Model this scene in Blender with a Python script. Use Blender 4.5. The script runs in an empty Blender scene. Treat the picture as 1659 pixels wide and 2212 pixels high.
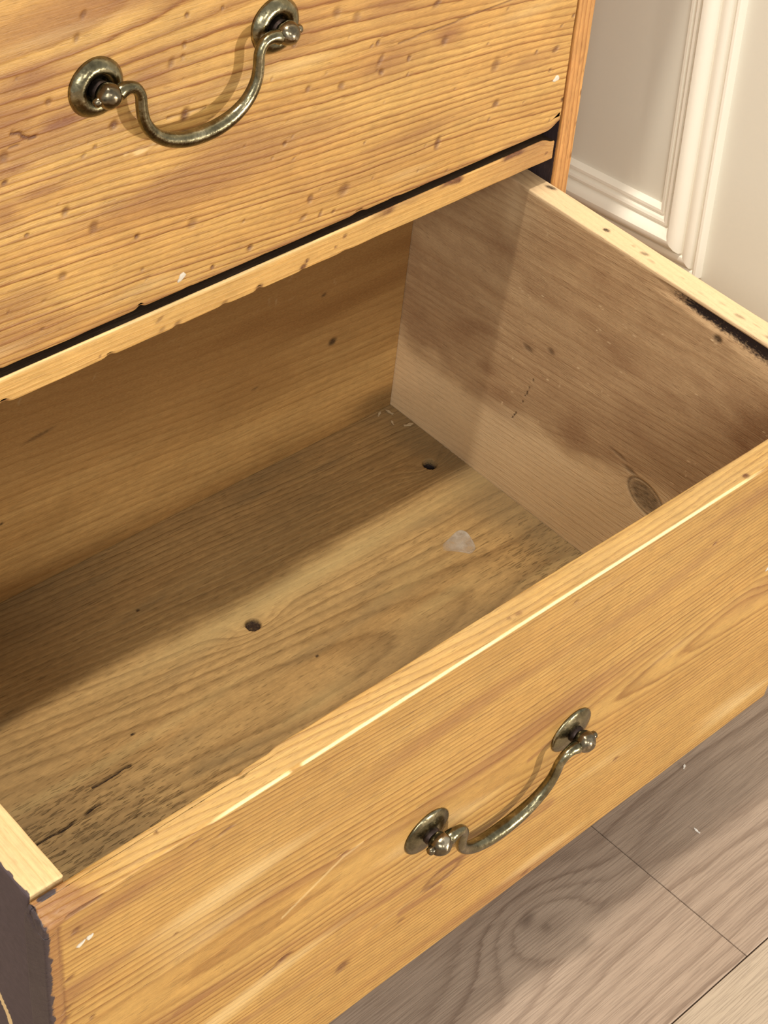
import bpy, bmesh, math, random
import numpy as np
from mathutils import Matrix, Vector

scene = bpy.context.scene
COL = scene.collection

# ------------------------------------------------------------------ camera
cam_data = bpy.data.cameras.new('camera')
cam = bpy.data.objects.new('camera', cam_data)
COL.objects.link(cam)
cam_right = Vector((0.7345507, -0.6755208, 0.0640849))
cam_down = Vector((-0.4167886, -0.5236947, -0.7429879))
cam_fwd = Vector((0.5354648, 0.5190525, -0.6662297))
cm = Matrix.Identity(4)
for i in range(3):
    cm[i][0] = cam_right[i]
    cm[i][1] = -cam_down[i]
    cm[i][2] = -cam_fwd[i]
cm[0][3], cm[1][3], cm[2][3] = -0.168297, -0.307102, 0.502664
cam.matrix_world = cm
cam_data.sensor_fit = 'VERTICAL'
cam_data.sensor_height = 24.0
cam_data.lens = 24.0 * 3701.78 / 2212.0
cam_data.clip_start = 0.01
scene.camera = cam

# ------------------------------------------------------------------ world and lamps
world = bpy.data.worlds.new('world')
scene.world = world
world.use_nodes = True
bg = world.node_tree.nodes['Background']
bg.inputs[0].default_value = (1.0, 0.95, 0.86, 1)
bg.inputs[1].default_value = 0.66

def disk_lamp(name, loc, target, size, power, col):
    d = bpy.data.lights.new(name, 'AREA')
    d.shape = 'DISK'
    d.size = size
    d.energy = power
    d.color = col
    o = bpy.data.objects.new(name, d)
    COL.objects.link(o)
    o.location = loc
    o.rotation_euler = (Vector(target) - Vector(loc)).to_track_quat('-Z', 'Y').to_euler()
    return o

disk_lamp('ceiling_lamp', (-0.05, 0.07, 2.1), (0.02, 0.07, 0), 0.10, 34, (1.0, 0.91, 0.77))
disk_lamp('low_lamp', (1.12, -2.1, 0.03), (0.25, 0, 0.02), 0.11, 38, (1.0, 0.90, 0.75))
disk_lamp('far_lamp', (-0.6, -3.5, 2.1), (0.25, 0, 0), 0.14, 25, (1.0, 0.92, 0.80))
left_fill_light = disk_lamp('left_fill_light', (-1.9, -2.1, 1.9), (0.4, 0.15, 0), 1.2, 54, (1.0, 0.96, 0.88))  # added soft fill from the left, brightens the wall and drawer inside

scene.view_settings.view_transform = 'Standard'
scene.view_settings.look = 'None'
scene.view_settings.gamma = 1.0
scene.view_settings.exposure = 0.0
scene.view_settings.use_curve_mapping = False

# ------------------------------------------------------------------ measured sizes (metres)
W, TF, TS = 0.48735, 0.01352, 0.01493      # pulled-out drawer: width, front and side thickness
HF, ZB, YB = 0.2255, -0.2076, 0.3110       # front height, inside bottom, inside back
ZS = 0.0036                                # top of drawer sides
D = 0.2238                                 # plane of the chest front
R0, R1 = 0.02286, 0.0375                   # rail between the drawers
U0 = 0.0421                                # bottom of the upper drawer
WI, WO = 0.49173, 0.50486                  # chest side panel, inner and outer face
XL = 0.0028                                # outer face of the left drawer side
XW = 0.585                                 # wall beside the chest
ZF = -0.30                                 # floor

# ------------------------------------------------------------------ numpy noise
_rng = np.random.RandomState(11)
_perm = np.concatenate([_rng.permutation(256)] * 3)
_grad = _rng.normal(size=(256, 3))
_grad /= np.linalg.norm(_grad, axis=1)[:, None]

def perlin(p, seed=0):
    p = p + np.array([17.31, 5.77, 9.13]) * (seed + 1)
    i = np.floor(p).astype(np.int64)
    f = p - i
    u = f * f * f * (f * (f * 6 - 15) + 10)
    i &= 255
    out = np.zeros(len(p))
    for dx in (0, 1):
        wx = u[:, 0] if dx else 1 - u[:, 0]
        for dy in (0, 1):
            wy = u[:, 1] if dy else 1 - u[:, 1]
            for dz in (0, 1):
                wz = u[:, 2] if dz else 1 - u[:, 2]
                h = _perm[_perm[_perm[(i[:, 0] + dx) & 255] + ((i[:, 1] + dy) & 255)] + ((i[:, 2] + dz) & 255)]
                g = _grad[h]
                out += wx * wy * wz * (g[:, 0] * (f[:, 0] - dx) + g[:, 1] * (f[:, 1] - dy) + g[:, 2] * (f[:, 2] - dz))
    return out * 1.5

def pn(P, sx, sy, sz, seed=0):
    return perlin(P * np.array([sx, sy, sz]), seed)

def sstep(a, b, x):
    t = np.clip((x - a) / (b - a), 0, 1)
    return t * t * (3 - 2 * t)

def spot(u, v, u0, v0, ru, rv, ang=0.0, soft=0.45):
    c, s = math.cos(ang), math.sin(ang)
    a = ((u - u0) * c + (v - v0) * s) / ru
    b = (-(u - u0) * s + (v - v0) * c) / rv
    return 1 - sstep(1 - soft, 1 + soft, np.sqrt(a * a + b * b))

def blotch(u, v, u0, v0, ru, rv):
    return np.exp(-0.5 * (((u - u0) / ru) ** 2 + ((v - v0) / rv) ** 2))

def stroke(u, v, pts, w):
    m = np.full(len(u), 1e9)
    for (a, b), (c, d) in zip(pts[:-1], pts[1:]):
        L2 = (c - a) ** 2 + (d - b) ** 2 + 1e-12
        t = np.clip(((u - a) * (c - a) + (v - b) * (d - b)) / L2, 0, 1)
        m = np.minimum(m, np.hypot(u - a - t * (c - a), v - b - t * (d - b)))
    return 1 - sstep(w * 0.6, w * 1.4, m)

def axis_samples(a, b, step, r, fine=None):
    """coordinates from a to b, closer together at the rounded ends; fine = (f0, f1, coarse step)"""
    edge = [0, .2 * r, .45 * r, .75 * r, r]
    inner = []
    lo, hi = a + r, b - r
    if fine:
        f0, f1, cs = fine
        x = lo
        while x < hi - 1e-9:
            x += step if f0 <= x < f1 else cs
            inner.append(min(x, hi))
    else:
        n = max(1, int(round((hi - lo) / step)))
        inner = [lo + (hi - lo) * k / n for k in range(1, n + 1)]
    xs = [a + e for e in edge] + inner[:-1] + [b - e for e in reversed(edge)]
    return np.array(xs)

# ------------------------------------------------------------------ mesh helpers
def link(o, parent=None):
    COL.objects.link(o)
    if parent is not None:
        o.parent = parent
    return o

def board(name, xs, ys, zs, r, fn, mat, parent=None, loc=(0, 0, 0)):
    """one solid board: the surface of a grid of xs, ys, zs with rounded arrises; fn(P) gives ring, mark, disp, radius"""
    nx, ny, nz = len(xs), len(ys), len(zs)
    I, J, K = np.meshgrid(np.arange(nx), np.arange(ny), np.arange(nz), indexing='ij')
    surf = (I == 0) | (I == nx - 1) | (J == 0) | (J == ny - 1) | (K == 0) | (K == nz - 1)
    idx = np.full(surf.shape, -1, dtype=np.int32)
    idx[surf] = np.arange(surf.sum())
    P = np.stack([xs[I[surf]], ys[J[surf]], zs[K[surf]]], axis=1)
    quads = []
    def face(A, flip):
        q = np.stack([A[:-1, :-1], A[1:, :-1], A[1:, 1:], A[:-1, 1:]], axis=-1).reshape(-1, 4)
        quads.append(q[:, ::-1] if flip else q)
    face(idx[:, :, 0], True); face(idx[:, :, -1], False)
    face(idx[:, 0, :], False); face(idx[:, -1, :], True)
    face(idx[0, :, :], True); face(idx[-1, :, :], False)
    Q = np.concatenate(quads)
    res = fn(P)
    rad = np.minimum(np.full(len(P), r) * res.get('radius', 1.0), 0.45 * min(xs[-1] - xs[0], ys[-1] - ys[0], zs[-1] - zs[0]))[:, None]
    lo = np.array([xs[0], ys[0], zs[0]]) + rad
    hi = np.array([xs[-1], ys[-1], zs[-1]]) - rad
    c = np.clip(P, lo, hi)
    d = P - c
    n = np.linalg.norm(d, axis=1)[:, None]
    big = np.abs(d).max(axis=1)[:, None]
    V = np.where(n > 1e-9, c + d / np.maximum(n, 1e-9) * np.maximum(big, 0), P)
    if 'disp' in res:
        V = V + res['disp']
    me = bpy.data.meshes.new(name)
    me.vertices.add(len(V))
    me.vertices.foreach_set('co', V.astype(np.float32).ravel())
    me.loops.add(Q.size)
    me.loops.foreach_set('vertex_index', Q.astype(np.int32).ravel())
    me.polygons.add(len(Q))
    me.polygons.foreach_set('loop_start', np.arange(0, Q.size, 4, dtype=np.int32))
    me.polygons.foreach_set('use_smooth', np.ones(len(Q), dtype=bool))
    me.update(calc_edges=True)
    at = me.attributes.new('ring', 'FLOAT', 'POINT')
    at.data.foreach_set('value', res['ring'].astype(np.float32))
    m = np.clip(res.get('mark', np.zeros((len(P), 4))), 0, 1)
    at = me.attributes.new('mark', 'FLOAT_COLOR', 'POINT')
    at.data.foreach_set('color', m.astype(np.float32).ravel())
    at = me.attributes.new('rough', 'FLOAT', 'POINT')
    at.data.foreach_set('value', np.asarray(res.get('rough', np.zeros(len(P)))).astype(np.float32))
    me.materials.append(mat)
    o = link(bpy.data.objects.new(name, me), parent)
    o.location = loc
    return o

def bm_obj(name, bm, mat, parent=None, loc=(0, 0, 0), smooth=True):
    me = bpy.data.meshes.new(name)
    bmesh.ops.recalc_face_normals(bm, faces=bm.faces)
    bm.to_mesh(me)
    bm.free()
    for p in me.polygons:
        p.use_smooth = smooth
    me.materials.append(mat)
    o = link(bpy.data.objects.new(name, me), parent)
    o.location = loc
    return o

def add_tube(bm, pts, radii, seg=20, cap=True):
    rings = []
    n = len(pts)
    pts = [Vector(p) for p in pts]
    up = Vector((0, 1, 0))
    for i, p in enumerate(pts):
        t = (pts[min(i + 1, n - 1)] - pts[max(i - 1, 0)]).normalized()
        a = up - t * up.dot(t)
        if a.length < 1e-4:
            a = Vector((1, 0, 0)) - t * t.x
        a.normalize()
        b = t.cross(a)
        rings.append([bm.verts.new(p + (a * math.cos(2 * math.pi * k / seg) + b * math.sin(2 * math.pi * k / seg)) * radii[i]) for k in range(seg)])
    for r0, r1 in zip(rings[:-1], rings[1:]):
        for k in range(seg):
            bm.faces.new((r0[k], r0[(k + 1) % seg], r1[(k + 1) % seg], r1[k]))
    if cap:
        bm.faces.new(rings[0][::-1]); bm.faces.new(rings[-1])

def add_lathe(bm, prof, center, seg=40, wob=0.0, rnd=None):
    """lathe around the -Y axis; prof = (radius, height out of the face)"""
    cx, cy, cz = center
    rings = []
    for r, h in prof:
        ring = []
        for k in range(seg):
            a = 2 * math.pi * k / seg
            rr = r * (1 + wob * math.sin(2 * a + 1) + wob * 0.6 * math.sin(5 * a))
            ring.append(bm.verts.new((cx + rr * math.cos(a), cy - h, cz + rr * math.sin(a))))
        rings.append(ring)
    for r0, r1 in zip(rings[:-1], rings[1:]):
        for k in range(seg):
            bm.faces.new((r0[k], r0[(k + 1) % seg], r1[(k + 1) % seg], r1[k]))
    bm.faces.new(rings[-1])
    bm.faces.new(rings[0][::-1])

def spline(pts, n):
    """Catmull-Rom through pts (tuples)"""
    P = [np.array(p, float) for p in pts]
    P = [2 * P[0] - P[1]] + P + [2 * P[-1] - P[-2]]
    out = []
    for i in range(1, len(P) - 2):
        for k in range(n):
            t = k / n
            out.append(0.5 * ((2 * P[i]) + (-P[i - 1] + P[i + 1]) * t + (2 * P[i - 1] - 5 * P[i] + 4 * P[i + 1] - P[i + 2]) * t * t
                              + (-P[i - 1] + 3 * P[i] - 3 * P[i + 1] + P[i + 2]) * t ** 3))
    out.append(P[-2])
    return out

# ------------------------------------------------------------------ node helpers
class N:
    def __init__(self, name):
        self.m = bpy.data.materials.new(name)
        self.m.use_nodes = True
        self.t = self.m.node_tree
        self.b = self.t.nodes['Principled BSDF']
    def new(self, typ, **kw):
        n = self.t.nodes.new(typ)
        for k, v in kw.items():
            setattr(n, k, v)
        return n
    def put(self, sock, v):
        if isinstance(v, bpy.types.NodeSocket):
            self.t.links.new(v, sock)
        elif v is not None:
            if sock.type == 'RGBA' and len(v) == 3:
                v = (*v, 1)
            sock.default_value = v
    def math(self, op, a, b=None, c=None, clamp=False):
        n = self.new('ShaderNodeMath', operation=op, use_clamp=clamp)
        for i, v in enumerate((a, b, c)):
            self.put(n.inputs[i], v)
        return n.outputs[0]
    def mix(self, f, a, b, blend='MIX'):
        n = self.new('ShaderNodeMix', data_type='RGBA', blend_type=blend)
        self.put(n.inputs[0], f); self.put(n.inputs[6], a); self.put(n.inputs[7], b)
        return n.outputs[2]
    def ramp(self, f, stops):
        n = self.new('ShaderNodeValToRGB')
        e = n.color_ramp.elements
        while len(e) < len(stops):
            e.new(0.5)
        for el, (p, c) in zip(e, stops):
            el.position = p
            el.color = (c, c, c, 1) if isinstance(c, (int, float)) else (*c, 1)
        self.put(n.inputs[0], f)
        return n.outputs[0]
    def coords(self, scale=(1, 1, 1), loc=(0, 0, 0), kind='Object', rot=(0, 0, 0)):
        tc = self.new('ShaderNodeTexCoord')
        mp = self.new('ShaderNodeMapping')
        mp.inputs['Scale'].default_value = scale
        mp.inputs['Location'].default_value = loc
        mp.inputs['Rotation'].default_value = rot
        self.t.links.new(tc.outputs[kind], mp.inputs[0])
        return mp.outputs[0]
    def noise(self, vec, scale=1.0, detail=3.0, rough=0.55, dist=0.0):
        n = self.new('ShaderNodeTexNoise')
        self.put(n.inputs['Vector'], vec)
        n.inputs['Scale'].default_value = scale
        n.inputs['Detail'].default_value = detail
        n.inputs['Roughness'].default_value = rough
        n.inputs['Distortion'].default_value = dist
        return n.outputs['Fac']
    def attr(self, name):
        return self.new('ShaderNodeAttribute', attribute_name=name)
    def bump(self, h, dist, strength=1.0):
        n = self.new('ShaderNodeBump')
        n.inputs['Distance'].default_value = dist
        n.inputs['Strength'].default_value = strength
        self.put(n.inputs['Height'], h)
        self.t.links.new(n.outputs[0], self.b.inputs['Normal'])

def axis_scale(axis, along, across):
    return tuple(along if k == axis else across for k in range(3))

def wood(name, axis, light, late, warm, dark, pale, dirt_shade, late_amt=0.8, fibre=0.30, warm_amt=0.6, rough=0.5, bump=1.0,
         dash=0.35, black=(0.028, 0.019, 0.021), spec=0.4, blur=0.0, mottle=0.25):
    n = N(name)
    ring = n.attr('ring').outputs['Fac']
    # slightly ragged growth lines
    rag = n.noise(n.coords(axis_scale(axis, 60, 500)), 1.0, 2.0)
    ringw = n.math('MULTIPLY_ADD', n.math('SUBTRACT', rag, 0.5), 0.35, ring)
    fr = n.math('FRACT', ringw)
    wn = n.new('ShaderNodeTexWhiteNoise', noise_dimensions='1D')
    n.put(wn.inputs['W'], n.math('FLOOR', ringw))
    amp = n.math('MULTIPLY_ADD', wn.outputs['Value'], 0.65, 0.50)
    lt = n.ramp(fr, [(0.0, 0.45), (0.10 + blur, 0.0), (0.48, 0.10), (0.78, 0.62), (0.92, 1.0), (1.0, 0.45)])
    ltf = n.math('MULTIPLY', lt, n.math('MULTIPLY', amp, late_amt), clamp=True)
    fib = n.noise(n.coords(axis_scale(axis, 45, 1500)), 1.0, 3.0, 0.65)
    mid = n.noise(n.coords(axis_scale(axis, 7, 55)), 1.0, 3.0, 0.55)
    big = n.noise(n.coords((22, 22, 22), (3.1, 1.7, 8.2)), 1.0, 4.0, 0.6)
    mott = n.noise(n.coords(axis_scale(axis, 160, 330), (1.1, 7.7, 2.2)), 1.0, 4.0, 0.7)
    col = n.mix(n.math('MULTIPLY', n.ramp(mid, [(0.35, 0.0), (0.68, 1.0)]), warm_amt), light, warm)
    col = n.mix(ltf, col, late)
    k = n.math('MULTIPLY_ADD', n.math('SUBTRACT', fib, 0.5), fibre * 2, 1.0)
    k = n.math('MULTIPLY', k, n.math('MULTIPLY_ADD', n.math('SUBTRACT', big, 0.5), 0.45, 1.0))
    k = n.math('MULTIPLY', k, n.math('MULTIPLY_ADD', n.math('SUBTRACT', mott, 0.5), mottle * 2, 1.0))
    # short dark pores along the grain
    ds = n.noise(n.coords(axis_scale(axis, 130, 1100), (5, 5, 5)), 1.0, 1.0, 0.5)
    rg = n.attr('rough').outputs['Fac']
    dsm = n.math('MULTIPLY', n.ramp(n.math('MULTIPLY_ADD', rg, 0.06, ds), [(0.62, 0.0), (0.74, 1.0)]), n.math('MULTIPLY_ADD', rg, 0.12, dash))
    col = n.mix(dsm, col, tuple(c * 0.45 for c in late))
    cmb = n.new('ShaderNodeCombineColor')
    for i in range(3):
        n.put(cmb.inputs[i], k)
    col = n.mix(1.0, col, cmb.outputs[0], 'MULTIPLY')
    mk = n.attr('mark')
    sep = n.new('ShaderNodeSeparateColor')
    n.t.links.new(mk.outputs['Color'], sep.inputs[0])
    edge = n.noise(n.coords(axis_scale(axis, 500, 1100)), 1.0, 3.0, 0.6)
    edge = n.math('SUBTRACT', edge, 0.5)
    def crisp(s, amt):
        # ragged by the fibres, only where there is some of it
        return n.math('MULTIPLY', s, n.math('MULTIPLY_ADD', edge, amt, 1.0), clamp=True)
    mD, mP, mG = crisp(sep.outputs[0], 0.9), crisp(sep.outputs[1], 0.9), crisp(sep.outputs[2], 0.6)
    mB = n.math('MULTIPLY', n.math('SUBTRACT', n.math('MULTIPLY_ADD', edge, 0.7, mk.outputs['Alpha']), 0.35), 3.5, clamp=True)
    col = n.mix(mG, col, dirt_shade)
    col = n.mix(mP, col, pale)
    col = n.mix(mD, col, dark)
    col = n.mix(mB, col, n.mix(n.noise(n.coords((300, 300, 300)), 1.0, 4.0), black, tuple(c * 2.2 for c in black)))
    n.t.links.new(col, n.b.inputs['Base Color'])
    n.put(n.b.inputs['Roughness'], n.math('MULTIPLY_ADD', n.math('SUBTRACT', mid, 0.5), 0.2, rough))
    n.b.inputs['Specular IOR Level'].default_value = spec
    h = n.math('MULTIPLY_ADD', ltf, 0.5, n.math('MULTIPLY', fib, 0.5))
    h = n.math('SUBTRACT', h, n.math('MULTIPLY', mD, 0.5))
    h = n.math('MULTIPLY_ADD', mott, 0.35, h)
    h = n.math('MULTIPLY_ADD', dsm, n.math('MULTIPLY_ADD', rg, -2.2, -0.6), h)
    n.bump(h, 0.00035 * bump)
    return n.m

# waxed pine fronts
HONEY = dict(dark=(0.125, 0.046, 0.018), pale=(0.86, 0.66, 0.34), dirt_shade=(0.22, 0.088, 0.036))
M_upper = wood('waxed_pine_upper', 0, (0.575, 0.348, 0.108), (0.24, 0.092, 0.020), (0.455, 0.228, 0.060), late_amt=1.0, rough=0.46, dash=0.25, **HONEY)
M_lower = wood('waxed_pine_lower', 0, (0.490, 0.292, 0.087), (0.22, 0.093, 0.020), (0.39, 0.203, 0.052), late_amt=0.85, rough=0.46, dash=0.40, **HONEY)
M_rail = wood('waxed_pine_rail', 0, black=(0.026, 0.016, 0.009), light=(0.61, 0.375, 0.125), late=(0.42, 0.200, 0.050), warm=(0.53, 0.290, 0.082), late_amt=0.5, rough=0.5, dash=0.15, **HONEY)
M_stile = wood('waxed_pine_stile', 2, (0.56, 0.295, 0.095), (0.30, 0.115, 0.030), (0.44, 0.195, 0.058), late_amt=0.8, rough=0.5, **HONEY)
# bare old pine inside the drawer
OLD = dict(dark=(0.030, 0.016, 0.010), black=(0.018, 0.012, 0.011))
M_bottom = wood('old_pine_bottom', 0, (0.50, 0.325, 0.134), (0.19, 0.104, 0.038), (0.38, 0.226, 0.086), pale=(0.58, 0.44, 0.20), dirt_shade=(0.195, 0.143, 0.076),
                late_amt=0.6, rough=0.75, bump=1.6, dash=0.35, spec=0.2, mottle=0.35, **OLD)
M_back = wood('old_pine_back', 0, (0.55, 0.345, 0.130), (0.27, 0.135, 0.040), (0.44, 0.245, 0.080), pale=(0.46, 0.35, 0.20), dirt_shade=(0.235, 0.116, 0.036),
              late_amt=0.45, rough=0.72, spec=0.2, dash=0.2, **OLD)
M_side = wood('old_pine_side', 1, (0.70, 0.510, 0.295), (0.33, 0.195, 0.095), (0.59, 0.400, 0.210), pale=(0.84, 0.645, 0.40), dirt_shade=(0.29, 0.162, 0.082), fibre=0.2, mottle=0.22,
              late_amt=0.42, rough=0.68, spec=0.22, dash=0.3, **OLD)
M_leftside = wood('pale_pine_side', 1, (0.64, 0.455, 0.230), (0.50, 0.32, 0.135), (0.58, 0.39, 0.18), pale=(0.74, 0.53, 0.27), dirt_shade=(0.30, 0.16, 0.07),
                  late_amt=0.5, rough=0.6, dash=0.2, dark=(0.10, 0.04, 0.02), black=(0.040, 0.027, 0.030))
M_carcase = wood('dark_carcase_wood', 1, (0.085, 0.055, 0.045), (0.05, 0.03, 0.026), (0.07, 0.045, 0.038), pale=(0.2, 0.13, 0.08), dirt_shade=(0.04, 0.03, 0.025),
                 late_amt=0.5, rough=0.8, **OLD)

def oak_laminate():
    n = N('grey_oak_laminate')
    ring = n.attr('ring').outputs['Fac']
    rag = n.noise(n.coords((25, 400, 400)), 1.0, 3.0, 0.65)
    rw = n.math('MULTIPLY_ADD', n.math('SUBTRACT', rag, 0.5), 0.75, ring)
    fr = n.math('FRACT', rw)
    wn = n.new('ShaderNodeTexWhiteNoise', noise_dimensions='1D')
    n.put(wn.inputs['W'], n.math('FLOOR', rw))
    lt = n.ramp(fr, [(0.0, 0.3), (0.25, 0.0), (0.6, 0.25), (0.88, 1.0), (1.0, 0.3)])
    lt = n.math('MULTIPLY', lt, n.math('MULTIPLY_ADD', wn.outputs['Value'], 0.7, 0.1))
    info = n.new('ShaderNodeObjectInfo')
    fib = n.noise(n.coords((30, 1100, 1100)), 1.0, 3.0, 0.65)
    big = n.noise(n.coords((5, 22, 22)), 1.0, 3.0, 0.5)
    mk = n.attr('mark')
    sep = n.new('ShaderNodeSeparateColor')
    n.t.links.new(mk.outputs['Color'], sep.inputs[0])
    col = n.mix(n.ramp(big, [(0.3, 0.0), (0.7, 1.0)]), (0.355, 0.270, 0.208), (0.445, 0.345, 0.268))
    col = n.mix(n.math('MULTIPLY', lt, 0.85), col, (0.150, 0.097, 0.068))
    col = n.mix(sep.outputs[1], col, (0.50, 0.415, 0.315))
    col = n.mix(n.math('MULTIPLY', n.ramp(fib, [(0.38, 1.0), (0.55, 0.0)]), 0.42), col, (0.160, 0.115, 0.088))
    col = n.mix(sep.outputs[0], col, (0.075, 0.045, 0.032))
    n.t.links.new(col, n.b.inputs['Base Color'])
    n.b.inputs['Roughness'].default_value = 0.5
    n.b.inputs['Specular IOR Level'].default_value = 0.35
    n.bump(n.math('SUBTRACT', fib, n.math('MULTIPLY', lt, 0.4)), 0.00015)
    return n.m
M_floor = oak_laminate()

def paint(name, col, var, rough, grain):
    n = N(name)
    a = n.noise(n.coords((3, 3, 3)), 1.0, 3.0)
    b = n.noise(n.coords((grain, grain, grain)), 1.0, 2.0)
    c = n.mix(a, tuple(x * (1 - var) for x in col), tuple(min(1, x * (1 + var)) for x in col))
    n.t.links.new(c, n.b.inputs['Base Color'])
    n.b.inputs['Roughness'].default_value = rough
    n.bump(n.math('MULTIPLY_ADD', b, 0.5, a), 0.00012)
    return n.m
M_wall = paint('cream_wall_paint', (0.765, 0.745, 0.66), 0.03, 0.6, 700)
M_trim = paint('ivory_gloss_paint', (0.90, 0.865, 0.77), 0.02, 0.38, 300)
M_white = paint('white_filler', (0.62, 0.56, 0.47), 0.25, 0.6, 900)
M_hole = paint('dark_hole', (0.012, 0.008, 0.006), 0.3, 0.9, 900)
M_knot = paint('knot_dust', (0.085, 0.038, 0.022), 0.5, 0.9, 1800)
M_chip = paint('wood_chip', (0.48, 0.37, 0.22), 0.3, 0.8, 900)
M_flake = paint('white_paint_flake', (0.85, 0.83, 0.78), 0.05, 0.6, 600)

def brass(name, dark, mid, bright, lo, hi, rough):
    n = N(name)
    a = n.noise(n.coords((110, 110, 110)), 1.0, 3.0, 0.55)
    b = n.noise(n.coords((700, 700, 700)), 1.0, 2.0, 0.5)
    f = n.math('MULTIPLY_ADD', n.math('SUBTRACT', b, 0.5), 0.25, a)
    c = n.mix(n.ramp(f, [(0.30, 0.0), (0.52, 1.0)]), dark, mid)
    c = n.mix(n.ramp(f, [(lo, 0.0), (hi, 1.0)]), c, bright)
    n.t.links.new(c, n.b.inputs['Base Color'])
    n.b.inputs['Metallic'].default_value = 1.0
    n.put(n.b.inputs['Roughness'], n.math('MULTIPLY_ADD', b, 0.20, rough))
    n.bump(n.math('MULTIPLY_ADD', b, 0.15, a), 0.00040)
    return n.m
M_brass = brass('tarnished_brass', (0.11, 0.096, 0.058), (0.225, 0.202, 0.125), (0.48, 0.43, 0.29), 0.55, 0.76, 0.15)
M_brassdark = brass('dark_tarnished_brass', (0.085, 0.070, 0.048), (0.18, 0.15, 0.10), (0.50, 0.44, 0.33), 0.60, 0.76, 0.14)
M_iron = brass('dark_rusted_collar', (0.030, 0.022, 0.020), (0.08, 0.06, 0.055), (0.2, 0.17, 0.15), 0.6, 0.75, 0.4)

# ------------------------------------------------------------------ the setting
def structure(o):
    o['kind'] = 'structure'
    return o

floor = structure(link(bpy.data.objects.new('floor', None)))
floor.location = (0, 0, ZF)
PW_, PL_ = 0.19, 1.20
def plank_fn(seed, light, knot=None, y0=0.0):
    def fn(P):
        x, y = P[:, 0], P[:, 1]
        rnd = random.Random(seed)
        d = 0.010 + 0.02 * rnd.random()
        c = rnd.uniform(-0.03, 0.05)
        h = y - y0 - c + 0.02 * pn(P, 3, 8, 1, seed)
        dd = d + 0.02 * (pn(P, 2.2, 4, 1, seed + 3) + 1) + 0.04 * np.abs(x - x.mean())
        r = np.sqrt(dd ** 2 + h ** 2)
        ring = r / 0.0075 + 0.5 * pn(P, 10, 40, 1, seed + 5)
        mark = np.zeros((len(P), 4))
        mark[:, 1] = light
        if knot:
            g = np.exp(-(((x - knot[0]) / 0.040) ** 2 + ((y - knot[1]) / 0.020) ** 2))
            ring = ring + 3.2 * g
            mark[:, 0] = 0.6 * spot(x, y, knot[0] - 0.004, knot[1] + 0.004, 0.006, 0.003, 0.3, 0.9) + 0.5 * spot(x, y, knot[0] + .001, knot[1] - .006, .003, .002, 0, .9)
            mark[:, 0] += 0.7 * spot(x, y, 0.431, -0.0051, 0, 0, 0, .9) if False else 0
        return dict(ring=ring, mark=mark)
    return fn
rows = [(-0.079 + k * PW_) for k in range(-12, 6) if -0.079 + k * PW_ < 0.95]
joint_x = 0.3855
for k, y in enumerate(rows):
    off = joint_x if abs(y + 0.079) < 1e-6 else joint_x + ((k * 0.437) % 1.0) * PL_
    x = off - PL_ * 2
    if abs(y + PW_ + 0.079) < 1e-6:
        x = 0.62 - 2 * PL_
    xe = 1.6
    while x < xe:
        a, b = max(x, -1.7) + 0.00025, min(x + PL_, xe) - 0.00025
        if b - a > 0.02:
            seen = (-0.27 < y < 0.1) and b > 0.1 and a < 0.6
            st = 0.0025 if seen else 0.06
            fine = (0.1, 0.56, 0.03) if seen else None
            xs = axis_samples(a, b, st if seen else 0.1, 0.0008, fine)
            ys = axis_samples(y + 0.0003, y + PW_ - 0.0003, 0.0025 if seen else 0.03, 0.0008)
            zs = np.array([-0.012, -0.0012, -0.0006, 0.0])
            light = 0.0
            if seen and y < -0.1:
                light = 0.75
            board('plank', xs, ys, zs, 0.0006, plank_fn(k * 7 + int(x * 10) % 13, light, (0.312, 0.0125) if seen and y > -0.1 and a < 0.3 < b else None, y + 0.09), M_floor, floor)
        x += PL_

bm = bmesh.new()
bmesh.ops.create_cube(bm, size=1)
bmesh.ops.scale(bm, vec=(5, 4, 0.02), verts=bm.verts)
sub = structure(bm_obj('floor_slab', bm, M_hole, floor, (-0.4, -0.4, -0.024), False))

def box_wall(name, lo, hi, mat):
    bm = bmesh.new()
    bmesh.ops.create_cube(bm, size=1)
    for v in bm.verts:
        v.co = Vector([lo[i] + (v.co[i] + 0.5) * (hi[i] - lo[i]) for i in range(3)])
    return structure(bm_obj(name, bm, mat, None, (0, 0, 0), False))
box_wall('wall_right', (XW, 0.0, ZF + 0.0002), (XW + 0.1, 1.0, 2.2), M_wall)
box_wall('wall_back', (-1.8, 1.0, ZF - 0.02), (1.7, 1.1, 2.2), M_wall)

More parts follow.
